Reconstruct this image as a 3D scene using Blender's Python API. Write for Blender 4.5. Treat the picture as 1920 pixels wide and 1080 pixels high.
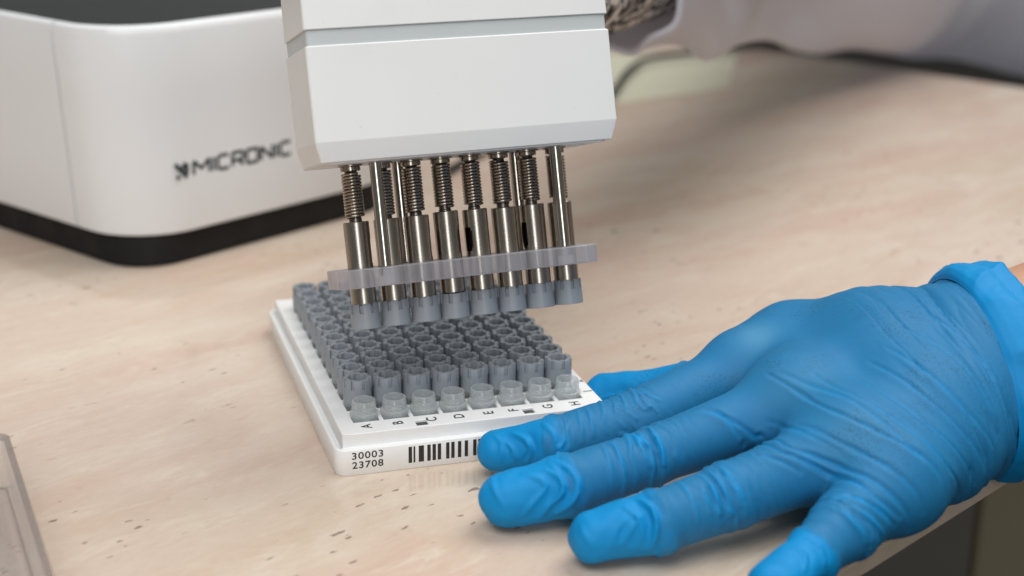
import bpy, bmesh, math, random
import numpy as np
from mathutils import Vector, Matrix

for o in list(bpy.data.objects):
    bpy.data.objects.remove(o)
SC = bpy.context.scene
COL = SC.collection
MM = 0.001

# ---------------------------------------------------------------- camera, world, lamps, exposure
cam_data = bpy.data.cameras.new('camera')
cam = bpy.data.objects.new('camera', cam_data)
COL.objects.link(cam)
CAM_R = np.array([[0.95399914, -0.29948988, 0.01383647],
                  [-0.0812727, -0.30275859, -0.9495957],
                  [0.28858341, 0.90478895, -0.31317178]])   # rows: right, down, forward
CAM_P = (-0.070029, -0.38123, 0.184383)
r_, d_, f_ = CAM_R
cam.matrix_world = Matrix(((r_[0], -d_[0], -f_[0], CAM_P[0]),
                           (r_[1], -d_[1], -f_[1], CAM_P[1]),
                           (r_[2], -d_[2], -f_[2], CAM_P[2]),
                           (0, 0, 0, 1)))
cam_data.sensor_fit = 'HORIZONTAL'
cam_data.sensor_width = 36
cam_data.lens = 52.29
cam_data.clip_start = 0.01
cam_data.clip_end = 60
cam_data.dof.use_dof = True
cam_data.dof.focus_distance = 0.428
cam_data.dof.aperture_fstop = 9.0
SC.camera = cam

world = bpy.data.worlds.new('World')
SC.world = world
world.use_nodes = True
bg = world.node_tree.nodes['Background']
bg.inputs[0].default_value = (0.97, 0.95, 0.87, 1)
bg.inputs[1].default_value = 0.15

def area(name, loc, target, sx, sy, power, color):
    l = bpy.data.lights.new(name, 'AREA')
    l.shape = 'RECTANGLE'; l.size = sx; l.size_y = sy
    l.energy = power; l.color = color
    o = bpy.data.objects.new(name, l); COL.objects.link(o)
    o.location = loc
    o.rotation_euler = (Vector(target) - Vector(loc)).to_track_quat('-Z', 'Y').to_euler()
    return o
area('window_light', (-0.35, -2.1, 0.85), (0.05, 0.0, 0.05), 0.55, 1.1, 12.0, (0.95, 0.98, 1.0))
area('ceiling_light', (-0.50, -0.75, 1.50), (0.05, 0.05, 0.0), 1.3, 1.0, 20.0, (0.985, 0.99, 1.0))
area('rear_fill_light', (0.80, 0.28, 1.5), (0.12, 0.10, 0.0), 1.2, 1.2, 22.0, (1.0, 0.98, 0.95))  # unseen fill lamp, added to brighten the far part of the table

SC.view_settings.view_transform = 'Standard'
SC.view_settings.look = 'None'
SC.view_settings.exposure = 0.0
SC.view_settings.gamma = 1.0
SC.cycles.use_denoising = True
SC.cycles.max_bounces = 14
SC.cycles.transmission_bounces = 12
SC.cycles.transparent_max_bounces = 12
SC.cycles.caustics_reflective = False
SC.cycles.caustics_refractive = False
SC.cycles.sample_clamp_indirect = 6.0

# ---------------------------------------------------------------- materials
def mat(name, color=(0.8, 0.8, 0.8), rough=0.5, metal=0.0, trans=0.0, ior=1.47, spec=0.5, coat=0.0, sss=0.0, sheen=0.0):
    m = bpy.data.materials.new(name)
    m.use_nodes = True
    b = m.node_tree.nodes['Principled BSDF']
    b.inputs['Base Color'].default_value = (*color, 1)
    b.inputs['Roughness'].default_value = rough
    b.inputs['Metallic'].default_value = metal
    b.inputs['Transmission Weight'].default_value = trans
    b.inputs['IOR'].default_value = ior
    b.inputs['Specular IOR Level'].default_value = spec
    b.inputs['Coat Weight'].default_value = coat
    b.inputs['Subsurface Weight'].default_value = sss
    b.inputs['Subsurface Scale'].default_value = 0.003
    b.inputs['Sheen Weight'].default_value = sheen
    return m

class NT:
    def __init__(self, m):
        self.t = m.node_tree; self.b = self.t.nodes['Principled BSDF']
    def n(self, kind, **kw):
        x = self.t.nodes.new(kind)
        for k, v in kw.items(): setattr(x, k, v)
        return x
    def link(self, a, b): self.t.links.new(a, b)
    def math(self, op, a, b=None, clamp=False):
        x = self.n('ShaderNodeMath', operation=op); x.use_clamp = clamp
        for i, v in enumerate((a, b)):
            if v is None: continue
            if isinstance(v, (int, float)): x.inputs[i].default_value = v
            else: self.link(v, x.inputs[i])
        return x.outputs[0]
    def mix(self, fac, a, b):
        x = self.n('ShaderNodeMix', data_type='RGBA')
        for s, v in ((x.inputs[0], fac), (x.inputs[6], a), (x.inputs[7], b)):
            if isinstance(v, (int, float)): s.default_value = v
            elif isinstance(v, tuple): s.default_value = (*v, 1)
            else: self.link(v, s)
        return x.outputs[2]
    def coords(self, scale=(1, 1, 1), kind='Object'):
        tc = self.n('ShaderNodeTexCoord'); mp = self.n('ShaderNodeMapping')
        mp.inputs['Scale'].default_value = scale
        self.link(tc.outputs[kind], mp.inputs[0]); return mp.outputs[0]
    def noise(self, vec, scale, detail=2.0, rough=0.5, dist=0.0):
        x = self.n('ShaderNodeTexNoise')
        x.inputs['Scale'].default_value = scale; x.inputs['Detail'].default_value = detail
        x.inputs['Roughness'].default_value = rough; x.inputs['Distortion'].default_value = dist
        self.link(vec, x.inputs['Vector']); return x
    def ramp(self, v, lo, hi, a=0.0, b=1.0):
        x = self.n('ShaderNodeMapRange'); x.interpolation_type = 'SMOOTHSTEP'
        x.inputs[1].default_value = lo; x.inputs[2].default_value = hi
        x.inputs[3].default_value = a; x.inputs[4].default_value = b
        self.link(v, x.inputs[0]); return x.outputs[0]
    def bump(self, h, strength, dist):
        x = self.n('ShaderNodeBump')
        x.inputs['Strength'].default_value = strength; x.inputs['Distance'].default_value = dist
        self.link(h, x.inputs['Height']); self.link(x.outputs[0], self.b.inputs['Normal']); return x

def plastic(name, color, rough, grain=0.15, gscale=2500, specks=0.0, **kw):
    m = mat(name, color, rough, **kw); t = NT(m)
    v = t.coords()
    t.bump(t.noise(v, gscale, 2).outputs[0], grain, 0.00008)
    n2 = t.noise(v, 60, 4, 0.6)
    t.link(t.ramp(n2.outputs[0], 0.3, 0.7, rough * 0.85, min(1, rough * 1.18)), t.b.inputs['Roughness'])
    if specks:
        n3 = t.noise(v, 520, 1, 0.4)
        k = t.ramp(n3.outputs[0], 0.775, 0.80)
        n4 = t.noise(v, 24, 3, 0.6)
        smudge = t.ramp(n4.outputs[0], 0.5, 0.75, 0.0, 0.05)
        c = t.mix(smudge, color, tuple(x * 0.55 for x in color))
        t.link(t.mix(t.math('MULTIPLY', k, specks), c, (0.18, 0.15, 0.12)), t.b.inputs['Base Color'])
    return m

def thin_clear(name, tint, rough, haze, hazecol, streak=False):
    """thin see-through plastic: transparent film with a surface gloss and a little milky scatter"""
    m = bpy.data.materials.new(name); m.use_nodes = True; nt = m.node_tree
    for n in list(nt.nodes): nt.nodes.remove(n)
    N = nt.nodes.new; L = nt.links.new
    out = N('ShaderNodeOutputMaterial'); tr = N('ShaderNodeBsdfTransparent'); tr.inputs[0].default_value = (*tint, 1)
    gl = N('ShaderNodeBsdfGlossy'); gl.inputs['Roughness'].default_value = rough; gl.inputs[0].default_value = (1, 1, 1, 1)
    di = N('ShaderNodeBsdfDiffuse'); di.inputs[0].default_value = (*hazecol, 1)
    tl = N('ShaderNodeBsdfTranslucent'); tl.inputs[0].default_value = (*hazecol, 1)
    fr = N('ShaderNodeLayerWeight'); fr.inputs[0].default_value = 0.5
    m0 = N('ShaderNodeMixShader'); L(di.outputs[0], m0.inputs[1]); L(tl.outputs[0], m0.inputs[2])
    m1 = N('ShaderNodeMixShader'); L(tr.outputs[0], m1.inputs[1]); L(m0.outputs[0], m1.inputs[2])
    ad = N('ShaderNodeMath'); ad.operation = 'MULTIPLY_ADD'; ad.inputs[1].default_value = 0.35; ad.inputs[2].default_value = haze; ad.use_clamp = True
    L(fr.outputs['Facing'], ad.inputs[0]); 
    if haze < 0.1: ad.inputs[1].default_value = 0.25
    L(ad.outputs[0], m1.inputs[0])
    pw = N('ShaderNodeMath'); pw.operation = 'POWER'; pw.inputs[1].default_value = 4; L(fr.outputs['Facing'], pw.inputs[0])
    fm = N('ShaderNodeMath'); fm.operation = 'MULTIPLY_ADD'; fm.inputs[1].default_value = 0.4; fm.inputs[2].default_value = 0.035; L(pw.outputs[0], fm.inputs[0])
    m2 = N('ShaderNodeMixShader'); L(fm.outputs[0], m2.inputs[0]); L(m1.outputs[0], m2.inputs[1]); L(gl.outputs[0], m2.inputs[2])
    if streak:
        tc = N('ShaderNodeTexCoord'); mp = N('ShaderNodeMapping'); mp.inputs['Scale'].default_value = (1, 1, .05); L(tc.outputs['Object'], mp.inputs[0])
        nz = N('ShaderNodeTexNoise'); nz.inputs['Scale'].default_value = 420; nz.inputs['Detail'].default_value = 3; L(mp.outputs[0], nz.inputs['Vector'])
        mr = N('ShaderNodeMapRange'); mr.inputs[1].default_value = .35; mr.inputs[2].default_value = .7; mr.inputs[3].default_value = haze - .22; mr.inputs[4].default_value = haze + .2
        L(nz.outputs[0], mr.inputs[0]); L(mr.outputs[0], ad.inputs[2])
    L(m2.outputs[0], out.inputs[0]); return m

M = {}
M['white'] = plastic('white_abs_plastic', (0.80, 0.805, 0.80), 0.42, specks=0.12)
M['rack'] = plastic('white_rack_plastic', (0.83, 0.835, 0.83), 0.38, grain=0.08, specks=0.25)
M['band'] = plastic('frosted_band_plastic', (0.54, 0.575, 0.585), 0.35, grain=0.4, gscale=1500)
M['capgrey'] = plastic('grey_cap_plastic', (0.262, 0.288, 0.320), 0.42, grain=0.2, gscale=3500)
M['ink'] = mat('black_ink', (0.022, 0.021, 0.022), 0.5)
M['logoink'] = mat('logo_ink', (0.035, 0.045, 0.05), 0.5)
M['clearpp'] = thin_clear('clear_polypropylene', (0.97, 0.98, 0.98), 0.18, 0.24, (0.80, 0.83, 0.84))
M['acrylic'] = thin_clear('frosted_acrylic', (0.90, 0.89, 0.91), 0.30, 0.58, (0.62, 0.61, 0.65), streak=True)
M['clearbox'] = thin_clear('clear_polystyrene', (0.965, 0.96, 0.96), 0.05, 0.03, (0.6, 0.6, 0.62))
M['lidedge'] = thin_clear('lid_edge', (0.90, 0.885, 0.88), 0.1, 0.09, (0.40, 0.37, 0.36))
M['screw'] = mat('nylon_screw', (0.7, 0.7, 0.7), 0.4, trans=0.3)
def steel(name, color, rough, zstreak=True):
    m = mat(name, color, rough, metal=1.0); t = NT(m)
    v = t.coords((1, 1, 0.03))
    n = t.noise(v, 2600, 3, 0.6)
    t.bump(n.outputs[0], 0.03, 0.00002)
    n2 = t.noise(t.coords((1, 1, 0.04)), 900, 3, 0.6)
    t.link(t.ramp(n2.outputs[0], 0.35, 0.75, rough * 0.85, rough * 1.25), t.b.inputs['Roughness'])
    return m
M['steel'] = steel('turned_steel', (0.37, 0.335, 0.295), 0.30)
M['rod'] = steel('ground_steel_rod', (0.46, 0.43, 0.39), 0.2)
M['spring'] = steel('spring_steel', (0.40, 0.345, 0.29), 0.26)
M['darksteel'] = steel('dark_steel', (0.16, 0.14, 0.125), 0.35)
M['black'] = plastic('black_base_plastic', (0.008, 0.008, 0.009), 0.6, spec=0.3)
M['darkpanel'] = plastic('dark_grey_panel', (0.030, 0.032, 0.035), 0.5)
M['device'] = plastic('white_device_plastic', (0.735, 0.75, 0.765), 0.36, grain=0.1)
M['paper'] = mat('pale_green_paper', (0.56, 0.55, 0.43), 0.7)
M['rubber'] = mat('black_rubber', (0.02, 0.02, 0.02), 0.5)
M['cabinet'] = plastic('dark_cabinet', (0.022, 0.020, 0.019), 0.6)
M['olive'] = plastic('olive_beige_paint', (0.46, 0.40, 0.27), 0.5)
M['floor'] = plastic('dark_vinyl_floor', (0.05, 0.045, 0.04), 0.6)
M['skin'] = mat('skin', (0.50, 0.27, 0.17), 0.5, sss=0.25)
t_ = NT(M['skin']); t_.bump(t_.noise(t_.coords(), 700, 4, 0.6).outputs[0], 0.3, 0.0004)

# marbled laminate
m = mat('marbled_laminate', (0.6, 0.47, 0.36), 0.13, spec=0.36); t = NT(m); M['laminate'] = m
v1 = t.coords((9, 36, 9)); wob = t.noise(t.coords((14, 14, 14)), 1, 3)
vadd = t.n('ShaderNodeVectorMath', operation='MULTIPLY_ADD')
t.link(wob.outputs[1], vadd.inputs[0]); vadd.inputs[1].default_value = (1.6, 1.6, 0); t.link(v1, vadd.inputs[2])
va = vadd.outputs[0]
s1 = t.ramp(t.noise(va, 1.0, 6, 0.62).outputs[0], 0.36, 0.68)
s2 = t.ramp(t.noise(va, 0.55, 5, 0.6, 0.6).outputs[0], 0.42, 0.72)
s3 = t.ramp(t.noise(t.coords((26, 110, 26)), 1.0, 5, 0.68, 0.8).outputs[0], 0.50, 0.74)
big = t.ramp(t.noise(t.coords((3.2, 5.5, 3)), 1.0, 3, 0.55).outputs[0], 0.38, 0.64)
c = t.mix(big, (0.630, 0.498, 0.415), (0.600, 0.485, 0.375))
c = t.mix(t.math('MULTIPLY', s1, 0.9), c, (0.670, 0.580, 0.485))
c = t.mix(t.math('MULTIPLY', s2, 0.60), c, (0.590, 0.395, 0.315))
c = t.mix(t.math('MULTIPLY', s3, 0.62), c, (0.72, 0.65, 0.54))
s4 = t.ramp(t.noise(t.coords((40, 150, 40)), 1.0, 4, 0.6, 0.5).outputs[0], 0.60, 0.76)
c = t.mix(t.math('MULTIPLY', s4, 0.42), c, (0.52, 0.33, 0.26))
def flecks(sc, th, dens, seed):
    mp = t.coords((sc * 0.55, sc * 1.5, sc)); mp.node.inputs['Location'].default_value = (seed, seed * 1.7, 0)
    nz = t.noise(mp, 2.6, 3, 0.6)
    ad = t.n('ShaderNodeVectorMath', operation='MULTIPLY_ADD')
    t.link(nz.outputs[1], ad.inputs[0]); ad.inputs[1].default_value = (0.62, 0.62, 0); t.link(mp, ad.inputs[2])
    vo = t.n('ShaderNodeTexVoronoi'); vo.inputs['Scale'].default_value = 1.0; vo.voronoi_dimensions = '2D'
    t.link(ad.outputs[0], vo.inputs['Vector'])
    sep = t.n('ShaderNodeSeparateColor'); t.link(vo.outputs['Color'], sep.inputs[0])
    size = t.math('MULTIPLY', sep.outputs[1], th)
    inside = t.ramp(t.math('SUBTRACT', size, vo.outputs['Distance']), -0.02, 0.03)
    on = t.math('GREATER_THAN', sep.outputs[0], 1 - dens)
    clus = t.ramp(t.noise(t.coords((9, 14, 9)), 1.0, 2).outputs[0], 0.45, 0.60)
    return t.math('MULTIPLY', t.math('MULTIPLY', inside, on), clus)
gr = t.ramp(t.noise(t.coords((220, 520, 220)), 1.0, 4, 0.7).outputs[0], 0.35, 0.7)
c = t.mix(t.math('MULTIPLY', gr, 0.16), c, (0.47, 0.33, 0.25))
f1 = flecks(120, 0.185, 0.12, 3.1)
f2 = flecks(250, 0.21, 0.17, 9.4)
ff = t.math('MAXIMUM', f1, f2)
c = t.mix(t.math('MULTIPLY', ff, 0.72), c, (0.15, 0.080, 0.065))
t.link(c, t.b.inputs['Base Color'])
t.link(t.ramp(t.noise(t.coords(), 35, 4).outputs[0], 0.3, 0.7, 0.07, 0.13), t.b.inputs['Roughness'])
t.bump(t.noise(t.coords(), 900, 2).outputs[0], 0.03, 0.0001)

# nitrile glove: stretched film over skin is paler and greyer, slack film is pure blue
m = mat('blue_nitrile', (0.0, 0.25, 0.6), 0.58, spec=0.30); t = NT(m); M['glove'] = m
at = t.n('ShaderNodeAttribute', attribute_name='stretch')
gn = t.noise(t.coords(), 900, 3, 0.7)
grime = t.ramp(t.noise(t.coords(), 48, 4, 0.65).outputs[0], 0.47, 0.62)
spk = t.ramp(t.noise(t.coords((1, 1, 1)), 1500, 2, 0.7).outputs[0], 0.50, 0.66)
stretch = t.ramp(t.math('ADD', at.outputs['Fac'], t.math('MULTIPLY', t.math('SUBTRACT', gn.outputs[0], 0.5), 0.5)), 0.15, 0.95)
c = t.mix(stretch, (0.000, 0.240, 0.560), (0.014, 0.172, 0.372))
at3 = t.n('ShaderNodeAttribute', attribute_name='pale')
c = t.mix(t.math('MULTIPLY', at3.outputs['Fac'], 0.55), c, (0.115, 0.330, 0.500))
at2 = t.n('ShaderNodeAttribute', attribute_name='grime')
g = t.math('MULTIPLY', t.math('MULTIPLY', at2.outputs['Fac'], grime), spk)
c = t.mix(t.math('MULTIPLY', g, 0.62), c, (0.02, 0.075, 0.13))
t.link(c, t.b.inputs['Base Color'])
t.bump(t.noise(t.coords(), 1300, 4, 0.7).outputs[0], 0.22, 0.00025)
t.b.inputs['Subsurface Weight'].default_value = 0.12
t.b.inputs['Subsurface Scale'].default_value = 0.002

m = mat('white_coat_cloth', (0.76, 0.765, 0.82), 0.85); t = NT(m); M['coat'] = m
tl_ = t.n('ShaderNodeBsdfTranslucent'); tl_.inputs[0].default_value = (0.76, 0.765, 0.82, 1)
mx_ = t.n('ShaderNodeMixShader'); mx_.inputs[0].default_value = 0.45
t.link(t.b.outputs[0], mx_.inputs[1]); t.link(tl_.outputs[0], mx_.inputs[2]); t.link(mx_.outputs[0], t.t.nodes['Material Output'].inputs[0])
t.bump(t.noise(t.coords(), 500, 4, 0.7).outputs[0], 0.3, 0.0004)
m = mat('patterned_knit', (0.3, 0.28, 0.25), 0.9); t = NT(m); M['knit'] = m
wv = t.noise(t.coords((1.0, 2.2, 1.0)), 72, 3, 0.55, 3.0)
k = t.ramp(wv.outputs[0], 0.49, 0.54)
t.link(t.mix(k, (0.010, 0.010, 0.011), (0.68, 0.63, 0.58)), t.b.inputs['Base Color'])
t.bump(wv.outputs[0], 0.6, 0.002)

# ---------------------------------------------------------------- building helpers
def tag(o, label=None, cat=None, group=None, kind=None):
    if label: o['label'] = label
    if cat: o['category'] = cat
    if group: o['group'] = group
    if kind: o['kind'] = kind
    return o

def empty(name, loc=(0, 0, 0), rot=None):
    o = bpy.data.objects.new(name, None); COL.objects.link(o)
    o.empty_display_size = 0.01
    if rot is not None:
        o.matrix_world = Matrix.Translation(Vector(loc) * MM) @ rot.to_4x4()
    else:
        o.location = Vector(loc) * MM
    return o

def smooth(me, angle=35):
    me.polygons.foreach_set('use_smooth', [True] * len(me.polygons))
    me.set_sharp_from_angle(angle=math.radians(angle))

def mesh_bm(name, bm, angle=35):
    bmesh.ops.recalc_face_normals(bm, faces=bm.faces)
    me = bpy.data.meshes.new(name); bm.to_mesh(me); bm.free()
    smooth(me, angle); return me

def link(name, me, material=None, parent=None, loc=None, rot=None):
    o = bpy.data.objects.new(name, me); COL.objects.link(o)
    if material is not None:
        if not me.materials: me.materials.append(material)
    if parent is not None: o.parent = parent
    if loc is not None: o.location = Vector(loc) * MM
    if rot is not None: o.rotation_euler = rot
    return o

def bevel(o, w, seg=2, ang=40):
    b = o.modifiers.new('bevel', 'BEVEL'); b.width = w * MM; b.segments = seg
    b.limit_method = 'ANGLE'; b.angle_limit = math.radians(ang); b.harden_normals = True
    return o

def V(bm, p): return bm.verts.new((p[0] * MM, p[1] * MM, p[2] * MM))

def lathe(bm, prof, n=32, c=(0, 0), closed=False):
    """prof: list of (r, z) in mm; r == 0 gives a pole"""
    rings = []
    for r, z in prof:
        if r <= 1e-6: rings.append([V(bm, (c[0], c[1], z))])
        else: rings.append([V(bm, (c[0] + r * math.cos(2 * math.pi * i / n), c[1] + r * math.sin(2 * math.pi * i / n), z)) for i in range(n)])
    pairs = list(zip(rings[:-1], rings[1:]))
    if closed: pairs.append((rings[-1], rings[0]))
    for a, b in pairs:
        for i in range(n):
            j = (i + 1) % n
            q = [a[i % len(a)], a[j % len(a)], b[j % len(b)], b[i % len(b)]]
            q = list(dict.fromkeys(q))
            if len(q) >= 3: bm.faces.new(q)

def box(bm, x0, x1, y0, y1, z0, z1):
    v = [V(bm, (x, y, z)) for z in (z0, z1) for y in (y0, y1) for x in (x0, x1)]
    for f in ((0, 2, 3, 1), (4, 5, 7, 6), (0, 1, 5, 4), (2, 6, 7, 3), (0, 4, 6, 2), (1, 3, 7, 5)):
        bm.faces.new([v[i] for i in f])

def loft(bm, loops, cap0=True, cap1=True, close=False):
    rs = [[V(bm, p) for p in L] for L in loops]
    n = len(rs[0])
    prs = list(zip(rs[:-1], rs[1:]))
    if close: prs.append((rs[-1], rs[0]))
    for a, b in prs:
        for i in range(n):
            j = (i + 1) % n
            bm.faces.new([a[i], a[j], b[j], b[i]])
    if cap0 and not close: bm.faces.new(list(reversed(rs[0])))
    if cap1 and not close: bm.faces.new(rs[-1])

def tube(bm, pts, r, n=10, radii=None):
    P = [Vector(p) for p in pts]
    up = Vector((0, 0, 1)); loops = []; u = None
    for i, p in enumerate(P):
        tn = (P[min(i + 1, len(P) - 1)] - P[max(i - 1, 0)]).normalized()
        if u is None:
            u = tn.orthogonal().normalized()
        else:
            u = (u - tn * u.dot(tn)).normalized()
        w = tn.cross(u); rr = radii[i] if radii else r
        loops.append([p + rr * (math.cos(2 * math.pi * k / n) * u + math.sin(2 * math.pi * k / n) * w) for k in range(n)])
    loft(bm, loops)

def rrect(x0, x1, y0, y1, r, seg=6):
    pts = []
    for cx, cy, a0 in ((x1 - r, y1 - r, 0), (x0 + r, y1 - r, 90), (x0 + r, y0 + r, 180), (x1 - r, y0 + r, 270)):
        for k in range(seg + 1):
            a = math.radians(a0 + 90 * k / seg); pts.append((cx + r * math.cos(a), cy + r * math.sin(a)))
    return pts

def grid_solid(bm, xs, ys, solid, z0, z1):
    """plate with rectangular holes: xs, ys cut lines, solid(i, j) -> bool"""
    cache = {}
    def gv(i, j, k):
        key = (i, j, k)
        if key not in cache: cache[key] = V(bm, (xs[i], ys[j], z1 if k else z0))
        return cache[key]
    nx, ny = len(xs) - 1, len(ys) - 1
    S = lambda i, j: 0 <= i < nx and 0 <= j < ny and solid(i, j)
    for i in range(nx):
        for j in range(ny):
            if not S(i, j): continue
            bm.faces.new([gv(i, j, 1), gv(i + 1, j, 1), gv(i + 1, j + 1, 1), gv(i, j + 1, 1)])
            bm.faces.new([gv(i, j, 0), gv(i, j + 1, 0), gv(i + 1, j + 1, 0), gv(i + 1, j, 0)])
            for di, dj, a, b in ((-1, 0, (0, 1), (0, 0)), (1, 0, (1, 0), (1, 1)), (0, -1, (0, 0), (1, 0)), (0, 1, (1, 1), (0, 1))):
                if not S(i + di, j + dj):
                    bm.faces.new([gv(i + a[0], j + a[1], 0), gv(i + b[0], j + b[1], 0), gv(i + b[0], j + b[1], 1), gv(i + a[0], j + a[1], 1)])

def text_mesh(s, size, spacing=1.0):
    c = bpy.data.curves.new('print', 'FONT'); c.body = s; c.size = size * MM
    c.align_x = 'CENTER'; c.align_y = 'CENTER'; c.space_character = spacing
    c.extrude = 0.00002; c.offset = 0.00004 * size / 3
    o = bpy.data.objects.new('print', c); COL.objects.link(o)
    dg = bpy.context.evaluated_depsgraph_get(); dg.update()
    me = bpy.data.meshes.new_from_object(o.evaluated_get(dg))
    bpy.data.objects.remove(o); bpy.data.curves.remove(c)
    return me
ORD = {1: 'first', 2: 'second', 3: 'third', 4: 'fourth', 5: 'fifth', 6: 'sixth', 7: 'seventh', 8: 'eighth', 9: 'ninth', 10: 'tenth', 11: 'eleventh', 12: 'twelfth'}
# ---------------------------------------------------------------- setting: floor, table
bm = bmesh.new(); box(bm, -6000, 6000, -6000, 6000, -760, -750)
tag(link('floor', mesh_bm('floor', bm), M['floor']), kind='structure')

TROT = Matrix.Rotation(math.radians(27.83), 3, 'Z')
table = tag(empty('table', (0, 0, 0), TROT), 'table with glossy pink and cream marbled top under the rack and hand', 'table')
bm = bmesh.new(); box(bm, -760, 728, -129.8, 640, -6.2, 0)
bevel(link('table_top', mesh_bm('table_top', bm), M['laminate'], table), 1.2, 3)
bm = bmesh.new(); grid_solid(bm, [-720, -690, 660, 690], [-70, -40, 560, 590], lambda i, j: not (i == 1 and j == 1), -45, -6.4)
link('apron', mesh_bm('apron', bm), M['cabinet'], table)
for x, y in ((-700, 540), (630, 540), (-700, -20)):
    bm = bmesh.new(); box(bm, x, x + 40, y - 40, y, -750, -45.2)
    bevel(link('leg', mesh_bm('leg', bm), M['olive'], table), 3)
# things under the table top, seen past its front edge
cab = tag(empty('cabinet', (0, 0, 0), TROT), 'dark cabinet standing under the table past its front edge', 'cabinet')
bm = bmesh.new(); box(bm, 60, 402, 90, 470, -750, -60); bevel(link('carcass', mesh_bm('carcass', bm), M['cabinet'], cab), 3)
bm = bmesh.new(); box(bm, 64, 400, 72, 89, -740, -66); bevel(link('door', mesh_bm('door', bm), M['cabinet'], cab), 3)
post = tag(empty('post', (0, 0, 0), TROT), 'olive beige painted metal post under the right part of the table', 'post')
bm = bmesh.new(); box(bm, 450, 488, -20, 26, -740, -46); bevel(link('shaft', mesh_bm('shaft', bm), M['olive'], post), 10, 4)
bm = bmesh.new(); box(bm, 430, 508, -40, 46, -750, -740.2); bevel(link('foot_plate', mesh_bm('foot_plate', bm), M['olive'], post), 2)

# ---------------------------------------------------------------- tube rack
RX, RY = 85.48, 127.76
rack = tag(empty('tube_rack', (0, 0, 0)), 'white plastic tube rack with lettered front edge and barcode, full of capped tubes', 'rack')
bm = bmesh.new()
out = lambda d, z, r=3.6: [(x, y, z) for x, y in rrect(d, RX - d, d, RY - d, max(r - d, 0.6))]
loft(bm, [out(0.25, 0), out(0, 0.3), out(0, 7.6), out(0.12, 7.87), out(0.4, 8.0), out(1.15, 8.0), out(1.3, 7.9), out(1.35, 6.6), out(3.2, 6.6), out(3.2, 0.0)], close=True)
link('base', mesh_bm('base', bm, 50), M['rack'], rack)
F0x, F1x, F0y, F1y = 2.455, RX - 2.455, 2.455, RY - 1.6
bm = bmesh.new()
box(bm, 1.36, F1x + 1.0, 1.36, F0y + .01, 5.5, 8.0)        # front ledge, flat and ungrooved
bevel(link('front_ledge', mesh_bm('front_ledge', bm), M['rack'], rack), 0.2)
xs = [F0x]; hx = []
for i in range(8):
    c = 11.24 + 9 * i; xs += [c - 3.9, c + 3.9]; hx.append((c - 3.9, c + 3.9))
notch = ((24.7, 28.2), (57.35, 60.75))
for a, b in notch: xs += [a, b]
xs = sorted(xs + [F1x])
ys = [F0y, 3.7, 7.4]; hy = []
for k in range(12):
    c = 14.38 + 9 * k; ys += [c - 3.9, c + 3.9]; hy.append((c - 3.9, c + 3.9))
ys.append(F1y)
def solid(i, j):
    x, y = (xs[i] + xs[i + 1]) / 2, (ys[j] + ys[j + 1]) / 2
    if any(a < x < b for a, b in hx) and any(a < y < b for a, b in hy): return False
    if 3.7 < y < 7.4 and any(a < x < b for a, b in notch): return False
    return True
bm = bmesh.new(); grid_solid(bm, xs, ys, solid, 11.0, 11.8)
fm = mesh_bm('frame', bm)
fr_ = link('frame', fm, M['rack'], rack)
bw = fm.attributes.new('bevel_weight_edge', 'FLOAT', 'EDGE')
ef = {}
for p in fm.polygons:
    for k in p.edge_keys: ef.setdefault(k, []).append(p.normal)
bw.data.foreach_set('value', [1.0 if min(fm.vertices[e.vertices[0]].co.z, fm.vertices[e.vertices[1]].co.z) > 11.7 * MM and len(ef[e.key]) == 2 and ef[e.key][0].dot(ef[e.key][1]) < .5 else 0.0 for e in fm.edges])
bevel(fr_, 0.28, 2).modifiers[0].limit_method = 'WEIGHT'
xs2 = sorted(xs + [F0x + 1.2, F1x - 1.2]); ys2 = sorted(ys + [F0y + 1.2, F1y - 1.2])
def solid2(i, j):
    x, y = (xs2[i] + xs2[i + 1]) / 2, (ys2[j] + ys2[j + 1]) / 2
    if x < F0x + 1.2 or x > F1x - 1.2 or y < F0y + 1.2 or y > F1y - 1.2: return True
    if y < 9.2: return False
    return not (any(a < x < b for a, b in hx) and any(a < y < b for a, b in hy))
bm = bmesh.new(); grid_solid(bm, xs2, ys2, solid2, 0.6, 10.995)
link('well_wall', mesh_bm('well_wall', bm), M['rack'], rack)
for ch, x in zip('ABCDEFGH', (10.5, 19.8, 29.9, 38.1, 47.2, 54.9, 65.7, 74.2)):
    o = link('letter', text_mesh(ch, 4.3), M['ink'], rack, (x, 6.9, 11.83), (0, 0, math.pi / 2))
for ch, y in (('1', 15.0), ('2', 23.4)):
    link('numeral', text_mesh(ch, 4.0), M['ink'], rack, (81.3, y, 11.83), (0, 0, math.pi / 2))
for s, z in (('30003', 5.95), ('23708', 3.05)):
    me = text_mesh(s, 2.95, 1.12)
    xs_ = [v.co.x for v in me.vertices]; k = 9.05 * MM / (max(xs_) - min(xs_))
    for v in me.vertices: v.co.x *= k
    link('serial_number', me, M['ink'], rack, (9.15, -0.03, z), (math.pi / 2, 0, 0))
bars = [(21.1, 22.12), (22.55, 23.07), (24.1, 25.65), (26.65, 27.65), (28.2, 29.2), (29.75, 30.75), (32.25, 33.25), (33.8, 34.8), (35.8, 36.8), (37.85, 38.85), (40.4, 41.4), (41.95, 42.95),
        (43.5, 45.05), (46.1, 46.6), (47.65, 48.65), (49.2, 50.2), (51.8, 52.8), (53.35, 53.85), (54.9, 56.45), (57, 58), (59.5, 60.5), (61.1, 61.6)]
bm = bmesh.new()
for a, b in bars: box(bm, a, b, -0.05, 0.05, 1.95, 7.0)
link('barcode', mesh_bm('barcode', bm), M['ink'], rack)

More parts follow.
